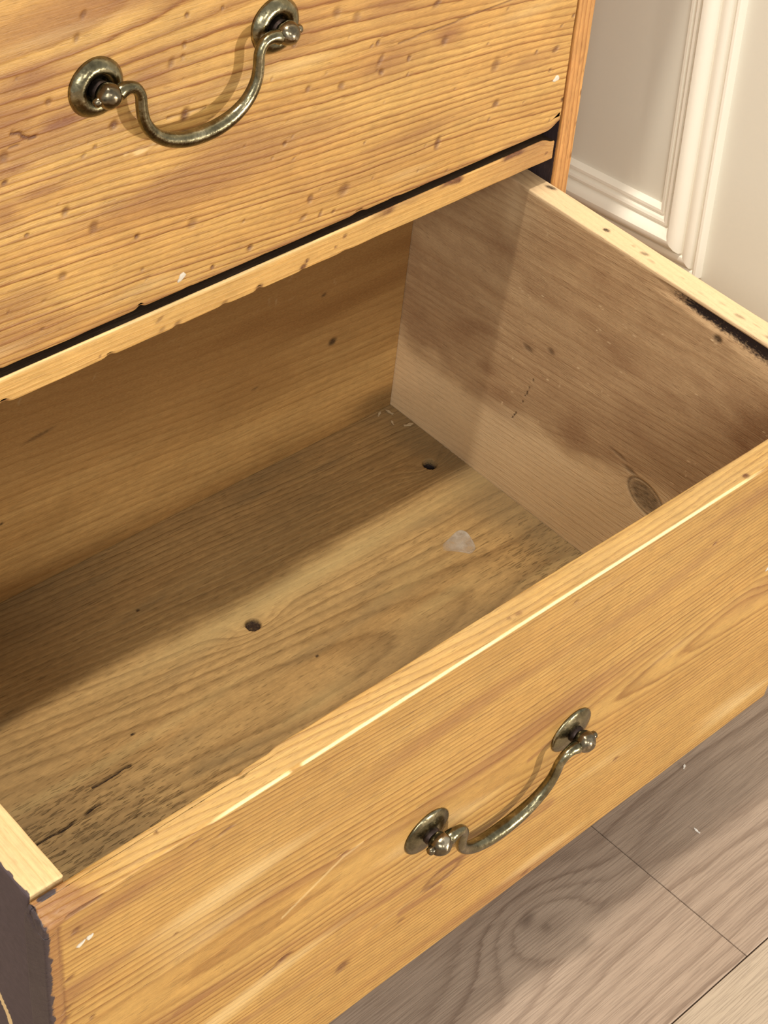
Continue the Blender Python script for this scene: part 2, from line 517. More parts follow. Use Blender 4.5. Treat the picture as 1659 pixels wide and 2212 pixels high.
# panel moulding planted on the wall: one mitred length per side, profile = (distance from the outer edge, height off the wall)
PROF = [(0.0, 0.0), (0.0004, 0.0042), (0.0012, 0.0052), (0.0026, 0.0056), (0.0036, 0.0050), (0.0042, 0.0034), (0.0052, 0.0034), (0.0058, 0.0060), (0.0072, 0.0070),
        (0.0095, 0.0074), (0.0112, 0.0068), (0.0118, 0.0054), (0.0130, 0.0054), (0.0136, 0.0086), (0.0155, 0.0110), (0.0180, 0.0124), (0.0205, 0.0122), (0.0224, 0.0104),
        (0.0238, 0.0078), (0.0246, 0.0056), (0.0258, 0.0050), (0.0262, 0.0066), (0.0278, 0.0068), (0.0292, 0.0060), (0.0298, 0.0038), (0.0312, 0.0034), (0.0317, 0.0048), (0.0334, 0.0046), (0.0346, 0.0030), (0.0352, 0.0)]
def moulding(name, p0, p1, inward, m0, m1):
    """p0, p1 and inward are (y, z) on the wall; m0, m1 say how far each end is mitred"""
    bm = bmesh.new()
    d = (Vector(p1) - Vector(p0)).normalized()
    nseg = 40
    prev = None
    rnd = random.Random(name)
    for s in range(nseg + 1):
        t = s / nseg
        ring = []
        for w, h in PROF:
            L = (Vector(p1) - Vector(p0)).length
            a = m0 * w + t * (L - m0 * w - m1 * w)
            q = Vector(p0) + d * a + Vector(inward) * w
            ring.append(bm.verts.new((XW - h, q[0], q[1])))
        if prev:
            for k in range(len(PROF) - 1):
                bm.faces.new((prev[k], prev[k + 1], ring[k + 1], ring[k]))
        else:
            first = ring
        prev = ring
    bm.faces.new(first); bm.faces.new(prev[::-1])
    o = structure(bm_obj(name, bm, M_trim))
    md = o.modifiers.new('edges', 'EDGE_SPLIT')
    md.split_angle = math.radians(35)
    return o
ta = math.radians(3.0)
cy_, cz_ = 0.1745, -0.0690                      # outer bottom corner nearest the camera
eh = Vector((math.cos(ta), -math.sin(ta)))      # along the bottom length, away from the camera
ev = Vector((math.sin(ta), math.cos(ta)))       # up
c0 = Vector((cy_, cz_))
LH, LV = 0.42, 0.60
c1, c2, c3 = c0 + eh * LH, c0 + eh * LH + ev * LV, c0 + ev * LV
moulding('trim_1', c0, c1, ev, 1, 1)
moulding('trim_2', c0, c3, eh, 1, 1)
moulding('trim_3', c3, c2, -ev, 1, 1)
moulding('trim_4', c1, c2, -eh, 1, 1)

# ------------------------------------------------------------------ the chest
chest = link(bpy.data.objects.new('chest_of_drawers', None))
CB = Vector((0.245, D + 0.18, ZF))
chest.location = CB
chest['label'] = 'old waxed pine chest of drawers with brass handles and lower drawer pulled open'
chest['category'] = 'chest of drawers'
REL = tuple(-CB)

def part(o, label=None):
    if label:
        o['label'] = label
    return o

def stile_fn(seed):
    def fn(P):
        x, y, z = P.T
        w = 0.0012 * pn(P, 40, 40, 7, seed) + 0.0005 * pn(P, 90, 90, 30, seed + 1)
        ring = (x * 1.0 + 0.35 * (y - D) + w + 0.01 * pn(P, 8, 8, 1.5, seed + 2)) / 0.0036
        m = np.zeros((len(P), 4))
        m[:, 0] = 0.55 * np.clip(pn(P, 300, 300, 120, seed + 4) - 0.45, 0, 1) * 3 * (y < D + 0.01)
        fr = (y < D + 0.004)
        for zz, s_, a in ((0.0586, 0.0012, .9), (0.020, 0.0016, .7), (-0.010, 0.002, .6), (0.040, 0.0015, .6)):
            m[:, 0] = np.maximum(m[:, 0], a * spot(x, z, WO - 0.0006, zz, 0.0012, s_) * fr)
        m[:, 2] = 0.6 * sstep(0.2, 0.8, pn(P, 60, 60, 12, seed + 7)) * fr
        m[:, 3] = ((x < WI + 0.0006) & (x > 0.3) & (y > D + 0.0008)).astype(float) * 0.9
        return dict(ring=ring, mark=m, radius=1 + 0.6 * pn(P, 60, 60, 60, seed + 9))
    return fn
for x0, sd in ((WI, 3), (-0.0177, 9)):
    xs = axis_samples(x0, x0 + (WO - WI), 0.0011, 0.0010)
    ys = axis_samples(D - 0.0004, D + 0.36, 0.0015, 0.0010, (D, D + 0.012, 0.03))
    zs = axis_samples(ZF, 0.31, 0.0016, 0.0010, (-0.15, 0.16, 0.02))
    board('side_panel', xs, ys, zs, 0.0010, stile_fn(sd), M_stile, chest, REL)

def plain(seed, s=0.006):
    def fn(P):
        return dict(ring=(P[:, 0] * 0.05 + P[:, 2] + P[:, 1] * 0.4 + 0.004 * pn(P, 5, 30, 30, seed)) / s)
    return fn
def plain_board(name, lo, hi, mat, parent, loc, seed=1, r=0.001):
    xs, ys, zs = [axis_samples(lo[i], hi[i], max((hi[i] - lo[i]) / 12, 0.004), r) for i in range(3)]
    return board(name, xs, ys, zs, r, plain(seed), mat, parent, loc)
plain_board('back_panel', (-0.004, D + 0.345, ZF + 0.05), (0.4915, D + 0.358, 0.309), M_carcase, chest, REL, 4)
plain_board('top_panel', (-0.032, D - 0.016, 0.310), (0.519, D + 0.365, 0.328), M_stile, chest, REL, 5)
plain_board('plinth', (-0.0043, D + 0.004, ZF), (0.4915, D + 0.022, ZF + 0.055), M_stile, chest, REL, 6)
plain_board('base_board', (-0.004, D + 0.023, ZF + 0.04), (0.4915, D + 0.344, ZF + 0.052), M_carcase, chest, REL, 7)
plain_board('dust_board', (-0.004, D + 0.047, 0.0245), (0.4915, D + 0.344, 0.0355), M_carcase, chest, REL, 8)
plain_board('runner', (0.4735, D + 0.030, 0.0165), (0.4915, D + 0.34, 0.0242), M_carcase, chest, REL, 10)

RAIL_SPOTS = [(0.3072, 0.0249, 0.0023, 0.0017, 0.9), (0.3095, 0.0278, 0.0012, 0.0012, 0.9), (0.279, 0.0242, 0.0025, 0.002, 0.8), (0.2575, 0.0244, 0.0022, 0.0014, 0.5),
    (0.2191, 0.0317, 0.0026, 0.0011, 0.5), (0.2202, 0.0253, 0.0021, 0.0013, 0.4), (0.185, 0.0258, 0.001, 0.0008, 0.6), (0.2292, 0.0246, 0.0022, 0.0016, 0.6),
    (0.3343, 0.0324, 0.0015, 0.0012, 0.7), (0.3284, 0.0282, 0.0009, 0.0009, 0.7), (0.1332, 0.0229, 0.0034, 0.0017, 0.8), (0.4825, 0.0286, 0.0014, 0.001, 0.7),
    (0.1905, 0.0228, 0.0026, 0.0016, 0.6)]
def rail_fn(P):
    x, y, z = P.T
    ring = (z + 0.35 * (y - D) + 0.03 * x + 0.006 * pn(P, 5, 20, 20, 31) + 0.0006 * pn(P, 40, 200, 200, 32)) / 0.0030
    m = np.zeros((len(P), 4))
    fr = y < D + 0.003
    for a, b, ru, rv, k in RAIL_SPOTS:
        m[:, 0] = np.maximum(m[:, 0], k * spot(x, z, a, b, ru, rv, 0.5) * fr)
    wear = sstep(-0.15, 0.25, pn(P, 60, 1, 1, 33)) * sstep(0.345, 0.37, x) * sstep(0.484, 0.468, x) * sstep(R1 - 0.0036, R1 - 0.0018, z + 0.0022 * pn(P, 110, 1, 1, 34))
    m[:, 0] = np.maximum(m[:, 0], 0.95 * wear)
    m[:, 3] = sstep(0.0005, 0.0009, y - D) * (z > R1 - 0.004) * 0.95 + sstep(0.0014, 0.0022, y - D) * (z < R1 - 0.004) * 0.5  # rail top behind the arris painted black as shade in the gap
    m[:, 2] = 0.5 * sstep(0.40, 0.48, x) * fr
    pale = (1 - wear) * sstep(R1 - 0.0022, R1 - 0.0012, z) * sstep(0.40, 0.30, x) * (y < D + 0.002)
    m[:, 1] = 0.5 * pale
    dz = np.zeros((len(P), 3))
    # the right end is worn round at the top
    e = sstep(0.474, 0.4875, x)
    dz[:, 2] = -0.0035 * e * e * sstep(R0 + 0.003, R1, z)
    # little bites along the lower and upper arrises
    for a, w_, dpt in ((0.2790, 0.0022, 0.0013), (0.2575, 0.0022, 0.0008), (0.2292, 0.0022, 0.0009), (0.1905, 0.0025, 0.0012), (0.1332, 0.0030, 0.0016), (0.3072, 0.0015, 0.0006), (0.335, 0.003, 0.0005)):
        dz[:, 2] += dpt * np.exp(-((x - a) / w_) ** 2) * (z < R0 + 0.0025)
    dz[:, 2] -= 0.0016 * sstep(0.35, 0.7, pn(P, 90, 1, 1, 35)) * (z > R1 - 0.002) * (x > 0.34)
    return dict(ring=ring, mark=m, disp=dz, radius=1 + 0.8 * pn(P, 50, 50, 50, 36))
board('rail', axis_samples(0.0005, 0.4886, 0.0011, 0.0010, (0.10, 0.49, 0.01)), axis_samples(D, D + 0.046, 0.004, 0.0010), axis_samples(R0, R1, 0.0008, 0.0010),
      0.0010, rail_fn, M_rail, chest, REL)

# ------------------------------------------------------------------ handles
def make_handle(parent, loc, xc, zc, yf, half, tilt, flat, seed):
    """swan neck bail handle on two round plates, face of the drawer at y = yf"""
    rnd = random.Random(seed)
    S = 0.0092
    for s in (-1, 1):
        cx = xc + s * half
        bm = bmesh.new()
        if flat:
            prof = [(0.0131, 0.0), (0.0131, 0.0006), (0.0127, 0.0012), (0.0118, 0.0017), (0.0103, 0.0022), (0.0085, 0.0027), (0.0068, 0.0031), (0.0054, 0.0033), (0.0030, 0.0033), (0.0005, 0.0033)]
        else:
            prof = [(0.0131, 0.0), (0.0131, 0.0006), (0.0127, 0.0014), (0.0120, 0.0024), (0.0109, 0.0034), (0.0096, 0.0041), (0.0083, 0.0043), (0.0072, 0.0040), (0.0062, 0.0032), (0.0055, 0.0020), (0.0051, 0.0013), (0.0030, 0.0011), (0.0005, 0.0011)]
        add_lathe(bm, prof, (cx, yf, zc), 48, 0.012)
        part(bm_obj('rosette', bm, M_brass, parent, loc), 'round tarnished brass backplate')
        bm = bmesh.new()
        add_lathe(bm, [(0.0040, 0.0005), (0.0042, 0.0030), (0.0044, 0.0042), (0.0038, 0.0050), (0.0036, 0.0062), (0.0005, 0.0062)], (cx, yf, zc), 24, 0.03)
        bm_obj('collar', bm, M_iron, parent, loc)
        bm = bmesh.new()
        bmesh.ops.create_uvsphere(bm, u_segments=28, v_segments=18, radius=0.0055)
        for v in bm.verts:
            k = 1 + 0.03 * math.sin(v.co.x * 900 + seed) * math.sin(v.co.z * 700 + 2 * s)
            v.co = Vector((cx, yf - S, zc)) + v.co * k
        # the pin shows as a stub on the outer side
        e0 = Vector((cx + s * 0.0030, yf - S, zc))
        dirv = Vector((s * 1.0, -0.10 * rnd.random(), (-0.45 if s < 0 and not flat else 0.12)))
        dirv.normalize()
        add_tube(bm, [e0, e0 + dirv * 0.0026, e0 + dirv * 0.0040, e0 + dirv * 0.0046], [0.0021, 0.0021, 0.0019, 0.0012], 14)
        part(bm_obj('ball_post', bm, M_brassdark, parent, loc), 'brass ball that carries the bail')
    half_pts = [(0.0420, -0.0006), (0.0400, 0.0004), (0.0368, 0.0006), (0.0335, -0.0008), (0.0312, -0.0048), (0.0308, -0.0105), (0.0299, -0.0162), (0.0274, -0.0215), (0.0230, -0.0264),
                (0.0165, -0.0303), (0.0085, -0.0326), (0.0, -0.0333)]
    half_r = [0.0033, 0.0032, 0.0027, 0.0025, 0.0025, 0.0026, 0.0027, 0.0029, 0.0031, 0.0034, 0.0037, 0.0038]
    k = (half - 0.0040 - 0.0008) / 0.0420
    pts = [(u * k, dz, r) for (u, dz), r in zip(half_pts, half_r)]
    full = [(-u, dz, r) for u, dz, r in pts] + [(u, dz, r) for u, dz, r in reversed(pts[:-1])]
    sm = spline(full, 6)
    ct, st = math.cos(tilt), math.sin(tilt)
    P3 = [(xc + q[0], yf - S + q[1] * st, zc + q[1] * ct) for q in sm]
    bm = bmesh.new()
    add_tube(bm, P3, [q[2] for q in sm], 24)
    part(bm_obj('bail', bm, M_brass, parent, loc), 'curved swan neck brass bail')

def plug(parent, loc, x, y, z, ru, rv, ang, mat=None, name='filler_plug', h=0.0006):
    """small worn patch of white filler sitting in a nail hole on a face of constant y"""
    bm = bmesh.new()
    rnd = random.Random(int(x * 1e5))
    seg = 14
    c, s = math.cos(ang), math.sin(ang)
    prev = None
    for f, hh in ((1.0, -0.0004), (0.9, h * 0.5), (0.6, h), (0.2, h * 0.8)):
        ring = []
        for k in range(seg):
            a = 2 * math.pi * k / seg
            w = 1 + 0.18 * math.sin(3 * a + x * 100) + 0.1 * math.sin(5 * a)
            u, v = ru * f * w * math.cos(a), rv * f * w * math.sin(a)
            ring.append(bm.verts.new((x + u * c - v * s, y - hh, z + u * s + v * c)))
        if prev:
            for k in range(seg):
                bm.faces.new((prev[k], prev[(k + 1) % seg], ring[(k + 1) % seg], ring[k]))
        else:
            bm.faces.new(ring[::-1])
        prev = ring
    bm.faces.new(prev)
    return bm_obj(name, bm, mat or M_white, parent, loc)

# ------------------------------------------------------------------ upper drawer (closed)
UPPER_SPOTS = [(0.1864, 0.1921, 0.002, 0.0012, 0.55), (0.2373, 0.1778, 0.0013, 0.0011, 0.8), (0.1826, 0.1834, 0.0019, 0.0012, 0.55), (0.2357, 0.1649, 0.0016, 0.0011, 0.55), (0.2287, 0.1589, 0.0023, 0.0014, 0.55), (0.2348, 0.1598, 0.0014, 0.0009, 0.55), (0.1677, 0.1602, 0.0015, 0.0013, 0.7), (0.1984, 0.1397, 0.0022, 0.0018, 0.9), (0.2356, 0.1323, 0.0033, 0.0021, 0.9), (0.1719, 0.1077, 0.0023, 0.0016, 0.7), (0.1855, 0.0945, 0.0033, 0.0021, 0.5), (0.208, 0.0813, 0.0015, 0.0012, 0.9), (0.2386, 0.0763, 0.0028, 0.0023, 0.4), (0.2728, 0.0499, 0.0019, 0.0014, 0.9), (0.2503, 0.048, 0.0013, 0.0011, 0.95), (0.3058, 0.1226, 0.0018, 0.0013, 0.55), (0.3264, 0.1178, 0.0021, 0.0018, 0.55), (0.3316, 0.0601, 0.004, 0.0028, 0.6), (0.2927, 0.0989, 0.0013, 0.001, 0.9), (0.3099, 0.0629, 0.0025, 0.0017, 0.7), (0.3212, 0.1555, 0.0025, 0.0023, 0.4), (0.3337, 0.1498, 0.0023, 0.0023, 0.3), (0.145, 0.1429, 0.0025, 0.0021, 0.55), (0.1443, 0.1315, 0.0017, 0.0011, 0.9), (0.1885, 0.1329, 0.0011, 0.0009, 0.55), (0.1825, 0.1306, 0.0013, 0.0007, 0.55), (0.2965, 0.147, 0.0012, 0.001, 0.9), (0.317, 0.0519, 0.0023, 0.0009, 0.55), (0.3256, 0.05, 0.0014, 0.0009, 0.7), (0.3856, 0.1421, 0.0027, 0.0014, 0.7), (0.3931, 0.1209, 0.0025, 0.002, 0.6), (0.4322, 0.0961, 0.0039, 0.0027, 0.5), (0.4779, 0.0913, 0.0025, 0.0016, 0.6), (0.3696, 0.1187, 0.0017, 0.0011, 0.8), (0.3517, 0.1169, 0.0016, 0.0016, 0.8), (0.3483, 0.1328, 0.0016, 0.0011, 0.8), (0.436, 0.0733, 0.0025, 0.0019, 0.7), (0.3951, 0.0643, 0.0036, 0.0018, 0.8), (0.3508, 0.1234, 0.0035, 0.0013, 0.5), (0.4757, 0.08, 0.001, 0.001, 0.7), (0.4898, 0.0586, 0.0012, 0.0013, 0.9), (0.4886, 0.1072, 0.0012, 0.0009, 0.9), (0.4629, 0.0944, 0.0012, 0.0009, 0.55), (0.3059, 0.054, 0.0028, 0.0011, 0.6), (0.1682, 0.0766, 0.0021, 0.0019, 0.5), (0.1524, 0.1036, 0.0011, 0.0009, 0.8)]
UPPER_BLOTCH = [(0.159, 0.173, 0.0183, 0.0053, 0.5), (0.1724, 0.1494, 0.0107, 0.0034, 0.75), (0.1534, 0.1587, 0.0124, 0.0029, 0.45), (0.1469, 0.1359, 0.0127, 0.0025, 0.6), (0.1613, 0.1221, 0.0132, 0.0026, 0.5), (0.143, 0.1179, 0.0065, 0.0043, 0.45), (0.219, 0.1545, 0.0134, 0.0067, 0.35), (0.3563, 0.1217, 0.0162, 0.0058, 0.35), (0.396, 0.1232, 0.0084, 0.0046, 0.45), (0.3565, 0.1519, 0.0156, 0.0065, 0.4), (0.30, 0.149, 0.02, 0.004, 0.3), (0.46, 0.090, 0.02, 0.003, 0.3), (0.38, 0.075, 0.03, 0.003, 0.3)]
def upper_fn(P):
    x, y, z = P.T
    g = z + 0.085 * (x - 0.3) + 0.0045 * pn(P, 4.5, 10, 14, 1) + 0.0011 * pn(P, 16, 40, 60, 2) + 0.00035 * pn(P, 60, 100, 200, 3)
    h = g - 0.188
    dd = 0.045 + 0.05 * (y - D) / 0.018 * 0.3 + 0.012 * pn(P, 5, 10, 6, 4)
    ring = np.sqrt(dd ** 2 + h ** 2) / 0.00335 + 0.9 * (y - D) / 0.0035
    m = np.zeros((len(P), 4))
    fr = (y < D + 0.003).astype(float)
    rnd = random.Random(5)
    for a, b, ru, rv, k in UPPER_SPOTS:
        m[:, 0] = np.maximum(m[:, 0], (0.25 + 0.65 * k) * spot(x, z, a, b, ru * 0.95, rv, rnd.uniform(0.2, 1.3), 0.55) * fr)
    for k in range(75):
        a, b = rnd.uniform(0.13, 0.49), rnd.uniform(0.045, 0.20)
        m[:, 0] = np.maximum(m[:, 0], rnd.uniform(0.2, 0.65) * spot(x, z, a, b, rnd.uniform(0.0005, 0.0014), rnd.uniform(0.0004, 0.0008), rnd.uniform(0, 1.5), 0.6) * fr)
    # torn grain on the left, long split on the upper right
    m[:, 0] = np.maximum(m[:, 0], stroke(x, z, [(0.1495, 0.1518), (0.1533, 0.1510), (0.1545, 0.1490), (0.1580, 0.1470), (0.1605, 0.1473)], 0.0007) * fr)
    m[:, 0] = np.maximum(m[:, 0], 0.8 * stroke(x, z, [(0.1480, 0.1460), (0.1520, 0.1462)], 0.0004) * fr)
    crack = stroke(x, z, [(0.362, 0.1285), (0.3800, 0.1292), (0.3922, 0.1284), (0.4141, 0.1297), (0.4403, 0.1290), (0.47, 0.128)], 0.00035) * fr
    m[:, 0] = np.maximum(m[:, 0], 0.85 * crack)
    m[:, 0] = np.maximum(m[:, 0], 0.6 * stroke(x, z, [(0.226, 0.1338), (0.247, 0.1325)], 0.0006) * fr)
    for a, b, ru, rv, k in UPPER_BLOTCH:
        m[:, 2] = np.maximum(m[:, 2], 1.35 * k * blotch(x, z, a, b, ru * 0.8, rv) * fr * (1 + 0.6 * pn(P, 40, 1, 250, 8)))
    m[:, 2] = np.maximum(m[:, 2], 0.55 * sstep(0.25, 0.75, pn(P, 9, 10, 45, 6) + 0.35 * sstep(0.22, 0.13, x)) * fr)
    m[:, 2] = np.maximum(m[:, 2], 0.55 * sstep(U0 + 0.005, U0, z + 0.002 * pn(P, 50, 1, 50, 16)))
    # raw pale bruise below the left plate
    m[:, 1] = 0.55 * sstep(0.1, 0.6, pn(P, 120, 1, 500, 7)) * stroke(x, z, [(0.205, 0.1235), (0.222, 0.1240)], 0.0022) * fr
    m[:, 1] = np.maximum(m[:, 1], 0.35 * sstep(0.35, 0.8, pn(P, 10, 1, 60, 9)) * fr)
    m[:, 3] = 0.95 * sstep(D + 0.0035, D + 0.006, y) * (z < U0 + 0.004)  # underside at the back painted black, shade of the gap below
    m[:, 3] = np.maximum(m[:, 3], 0.55 * sstep(0.55, 0.8, pn(P, 110, 1, 60, 17)) * sstep(U0 + 0.0020, U0 + 0.0006, z) * (x > 0.3))
    dp = np.zeros((len(P), 3))
    dp[:, 1] = 0.0006 * m[:, 0] * fr
    dp[:, 2] += 0.0011 * sstep(0.45, 0.8, pn(P, 70, 1, 1, 10)) * (z < U0 + 0.002)
    dp[:, 2] += 0.0035 * sstep(0.478, 0.4908, x) ** 2 * (z < U0 + 0.006)
    dp[:, 2] += 0.0016 * np.exp(-((x - 0.2085) / 0.002) ** 2) * (z < U0 + 0.002)
    return dict(ring=ring, mark=m, disp=dp, radius=1 + 0.7 * pn(P, 45, 45, 45, 11))
def drawer_empty(loc, rot=None, label=None):
    o = link(bpy.data.objects.new('drawer', None), chest)
    o.location = Vector(loc) + Vector(REL)
    if rot:
        o.rotation_euler = rot
    o['label'] = label
    return o
UB = Vector((0.245, D, U0))
upper = drawer_empty(UB, None, 'closed upper drawer with spotted front')
UL = tuple(-UB)
board('front_panel', axis_samples(-0.0035, 0.4908, 0.0008, 0.0011, (0.125, 0.495, 0.01)), axis_samples(D, D + 0.018, 0.003, 0.0011),
      axis_samples(U0, 0.302, 0.0007, 0.0011, (U0, 0.212, 0.006)), 0.0011, upper_fn, M_upper, upper, UL)
plain_board('side_panel', (0.003, D + 0.0185, U0 + 0.001), (0.017, D + 0.32, 0.295), M_carcase, upper, UL, 12)
plain_board('side_panel', (0.470, D + 0.0185, U0 + 0.001), (0.484, D + 0.32, 0.295), M_carcase, upper, UL, 13)
plain_board('bottom_panel', (0.0175, D + 0.0185, U0 + 0.003), (0.4695, D + 0.32, U0 + 0.011), M_carcase, upper, UL, 14)
make_handle(upper, UL, 0.2375, 0.1598, D, 0.0473, 0.0, False, 3)
part(plug(upper, UL, 0.2321, D, 0.0500, 0.0030, 0.0016, 0.75), 'white filler in a nail hole')
part(plug(upper, UL, 0.4818, D, 0.0734, 0.0026, 0.0017, 0.3), 'white filler in a nail hole')

# ------------------------------------------------------------------ lower drawer (pulled out, sagging a little)
PIT, YAW, ROL = 0.037232, -0.005115, 0.008393
from mathutils import Quaternion
_ax = Vector((PIT, ROL, YAW))
rotE = Quaternion(_ax.normalized(), _ax.length).to_euler()
lower = drawer_empty((0, 0, 0), rotE, 'lower drawer pulled wide open, bare wood inside')

LOWER_SPOTS = [(0.1159, -0.134, 0.0045, 0.0019, 0.95), (0.1091, -0.1363, 0.0063, 0.001, 0.6), (0.1546, -0.179, 0.0039, 0.0032, 0.8), (0.0129, -0.0128, 0.0019, 0.0012, 0.85), (0.0571, -0.0579, 0.0011, 0.0008, 0.55), (0.374, -0.0346, 0.0015, 0.0011, 0.8), (0.2706, -0.0089, 0.0016, 0.001, 0.5), (0.3419, -0.1716, 0.0021, 0.0017, 0.5), (0.2856, -0.2217, 0.0034, 0.0017, 0.6), (0.1458, -0.0829, 0.0028, 0.0009, 0.6), (0.0798, -0.0108, 0.0051, 0.0008, 0.7), (0.0646, -0.0061, 0.0035, 0.0007, 0.7), (0.0182, -0.0762, 0.0013, 0.001, 0.9), (0.1907, -0.1762, 0.0022, 0.0018, 0.4), (0.1431, -0.0811, 0.0015, 0.0006, 0.7)]
def lower_fn(P):
    x, y, z = P.T
    sx = -np.log(np.exp(-x / 0.05) + np.exp(-0.22 / 0.05)) * 0.05
    g = z + 0.11 * (sx - 0.2) + 0.0035 * pn(P, 4, 10, 12, 41) + 0.0009 * pn(P, 14, 40, 60, 42) + 0.0003 * pn(P, 50, 100, 200, 43)
    h = g + 0.108
    dd = 0.032 - 0.055 * np.clip(x - 0.25, 0, 1)
    dd = dd + 0.003 * pn(P, 6, 10, 10, 44)
    ring = np.sqrt(dd ** 2 + h ** 2) / 0.0026 + 0.8 * y / 0.0026
    # two loops at the right-hand end
    ring = ring + 2.5 * np.exp(-(((x - 0.452) / 0.022) ** 2 + ((z + 0.101) / 0.013) ** 2))
    m = np.zeros((len(P), 4))
    fr = (y < 0.003).astype(float)
    rnd = random.Random(8)
    for a, b, ru, rv, k in LOWER_SPOTS:
        m[:, 0] = np.maximum(m[:, 0], (0.2 + 0.7 * k) * spot(x, z, a, b, ru, rv, 0.12, 0.6) * fr)
    top = (z > -0.003).astype(float) * (y > 0.0015)
    for a, b, ru, rv, k in [(0.3871, 0.0022, 0.0019, 0.0015, 0.95), (0.2384, 0.0053, 0.0018, 0.0011, 0.5), (0.2333, 0.0058, 0.0009, 0.0007, 0.6), (0.0541, 0.0089, 0.0008, 0.0006, 0.9)]:
        m[:, 0] = np.maximum(m[:, 0], k * spot(x, y, a, b, ru, rv) * (z > -0.003))
    for a, b in ((0.0091, -0.0405), (0.0076, -0.0590), (0.0070, -0.0650)):
        m[:, 0] = np.maximum(m[:, 0], 0.8 * spot(x, z, a, b, 0.0024, 0.0010, 0.35, 0.6) * fr)
    # old stain ring under the handle, shadow of the right rosette painted in, rubbed streak
    ringm = spot(x, z, 0.2165, -0.1610, 0.0135, 0.0058, 0.10, 0.25) - 0.75 * spot(x, z, 0.2165, -0.1610, 0.0105, 0.0036, 0.10, 0.4)
    m[:, 0] = np.maximum(m[:, 0], 0.85 * np.clip(ringm, 0, 1) * fr)
    m[:, 2] = np.maximum(m[:, 2], 0.55 * stroke(x, z, [(0.2795, -0.1090), (0.264, -0.1120)], 0.0016) * fr)
    m[:, 2] = np.maximum(m[:, 2], 0.55 * stroke(x, z, [(0.19, -0.168), (0.215, -0.172)], 0.0028) * fr)
    m[:, 2] = np.maximum(m[:, 2], 0.60 * sstep(0.2, 0.75, pn(P, 7, 10, 40, 46)) * fr)
    m[:, 2] = np.maximum(m[:, 2], 0.55 * blotch(x, z, 0.03, -0.012, 0.022, 0.004) * fr)
    m[:, 2] = np.maximum(m[:, 2], 0.5 * blotch(x, z, 0.41, -0.018, 0.03, 0.005) * fr)
    m[:, 1] = 0.40 * sstep(0.25, 0.8, pn(P, 8, 1, 55, 47)) * fr
    m[:, 1] = np.maximum(m[:, 1], 0.32 * stroke(x, z, [(0.113, -0.0995), (0.145, -0.0850), (0.156, -0.0840)], 0.0009) * fr)
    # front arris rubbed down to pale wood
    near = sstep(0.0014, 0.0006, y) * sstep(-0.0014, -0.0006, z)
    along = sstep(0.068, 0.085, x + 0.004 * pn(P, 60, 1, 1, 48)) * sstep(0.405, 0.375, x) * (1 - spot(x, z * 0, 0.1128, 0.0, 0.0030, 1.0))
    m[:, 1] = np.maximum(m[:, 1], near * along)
    m[:, 1] = np.maximum(m[:, 1], 0.13 * top * sstep(0.02, 0.05, x) * (1 + 0.6 * pn(P, 20, 200, 1, 57)))
    # orange rubbed patch and black paint at the left corner
    lc = sstep(0.026, 0.020, x + 0.45 * y + 0.0035 * pn(P, 180, 180, 1, 49)) * (z > -0.002)
    m[:, 2] = np.maximum(m[:, 2], 0.62 * lc)
    blk = sstep(0.0026, 0.0010, x + 0.0016 * pn(P, 260, 260, 260, 50))
    blk = np.maximum(blk, spot(x, y, 0.0085, 0.0122, 0.0040, 0.0020) * (z > -0.002))
    blk = np.maximum(blk, 0.55 * sstep(0.004, 0.001, x) * fr)
    m[:, 3] = np.maximum(blk * 0.95, (x < 0.0004) * 0.95)
    m[:, 2] = np.maximum(m[:, 2], 0.55 * sstep(0.0072, 0.0060, x + 0.0006 * pn(P, 1, 1, 250, 51)) * fr)
    m[:, 0] = np.maximum(m[:, 0], 0.7 * stroke(x, z, [(0.010, -0.0010), (0.024, -0.0018)], 0.0008) * (y < 0.0004))
    m[:, 0] = np.maximum(m[:, 0], 0.45 * stroke(x, z, [(0.0060, -0.004), (0.0066, -0.1), (0.0075, -0.22)], 0.0005) * fr)
    m[:, 2] = np.maximum(m[:, 2], 0.5 * stroke(x, z, [(0.06, -0.117), (0.12, -0.129), (0.20, -0.150), (0.29, -0.168)], 0.0045) * (0.7 + pn(P, 12, 1, 160, 58)) * fr)
    m[:, 2] = np.maximum(m[:, 2], 0.45 * stroke(x, z, [(0.02, -0.150), (0.10, -0.165), (0.16, -0.172)], 0.0040) * (0.7 + pn(P, 12, 1, 160, 59)) * fr)
    m[:, 2] = np.maximum(m[:, 2], 0.4 * stroke(x, z, [(0.07, -0.072), (0.14, -0.085), (0.20, -0.098)], 0.0030) * (0.7 + pn(P, 12, 1, 160, 60)) * fr)
    dp = np.zeros((len(P), 3))
    dp[:, 1] += 0.0007 * m[:, 0] * fr
    # inner arris: wedge missing at the left, nibbles
    inner = (y > TF - 0.0035) * (z > -0.004)
    dp[:, 1] -= inner * (0.0011 * sstep(0.114, 0.108, x) + 0.0009 * np.exp(-((x - 0.094) / 0.0022) ** 2)) * (z > -0.003)
    dp[:, 1] -= inner * 0.0006 * sstep(0.3, 0.8, pn(P, 40, 1, 1, 52))
    dp[:, 2] -= inner * 0.0006 * sstep(0.3, 0.8, pn(P, 70, 1, 1, 53))
    # worn-down left corner
    crn = sstep(0.016, 0.0, x) * sstep(0.013, 0.0, y) * (z > -0.006)
    dp[:, 2] -= crn * (0.0012 + 0.0008 * pn(P, 300, 300, 1, 54))
    dp[:, 0] += sstep(-0.010, 0.0, z) * (x < 0.002) * (0.0012 + 0.0010 * pn(P, 1, 300, 300, 55)) * sstep(0.0, 0.008, y)
    rr = 1 + 0.5 * pn(P, 30, 30, 30, 56)
    rr = np.where(near > 0.1, 1.0, rr)
    return dict(ring=ring, mark=m, disp=dp, radius=rr)
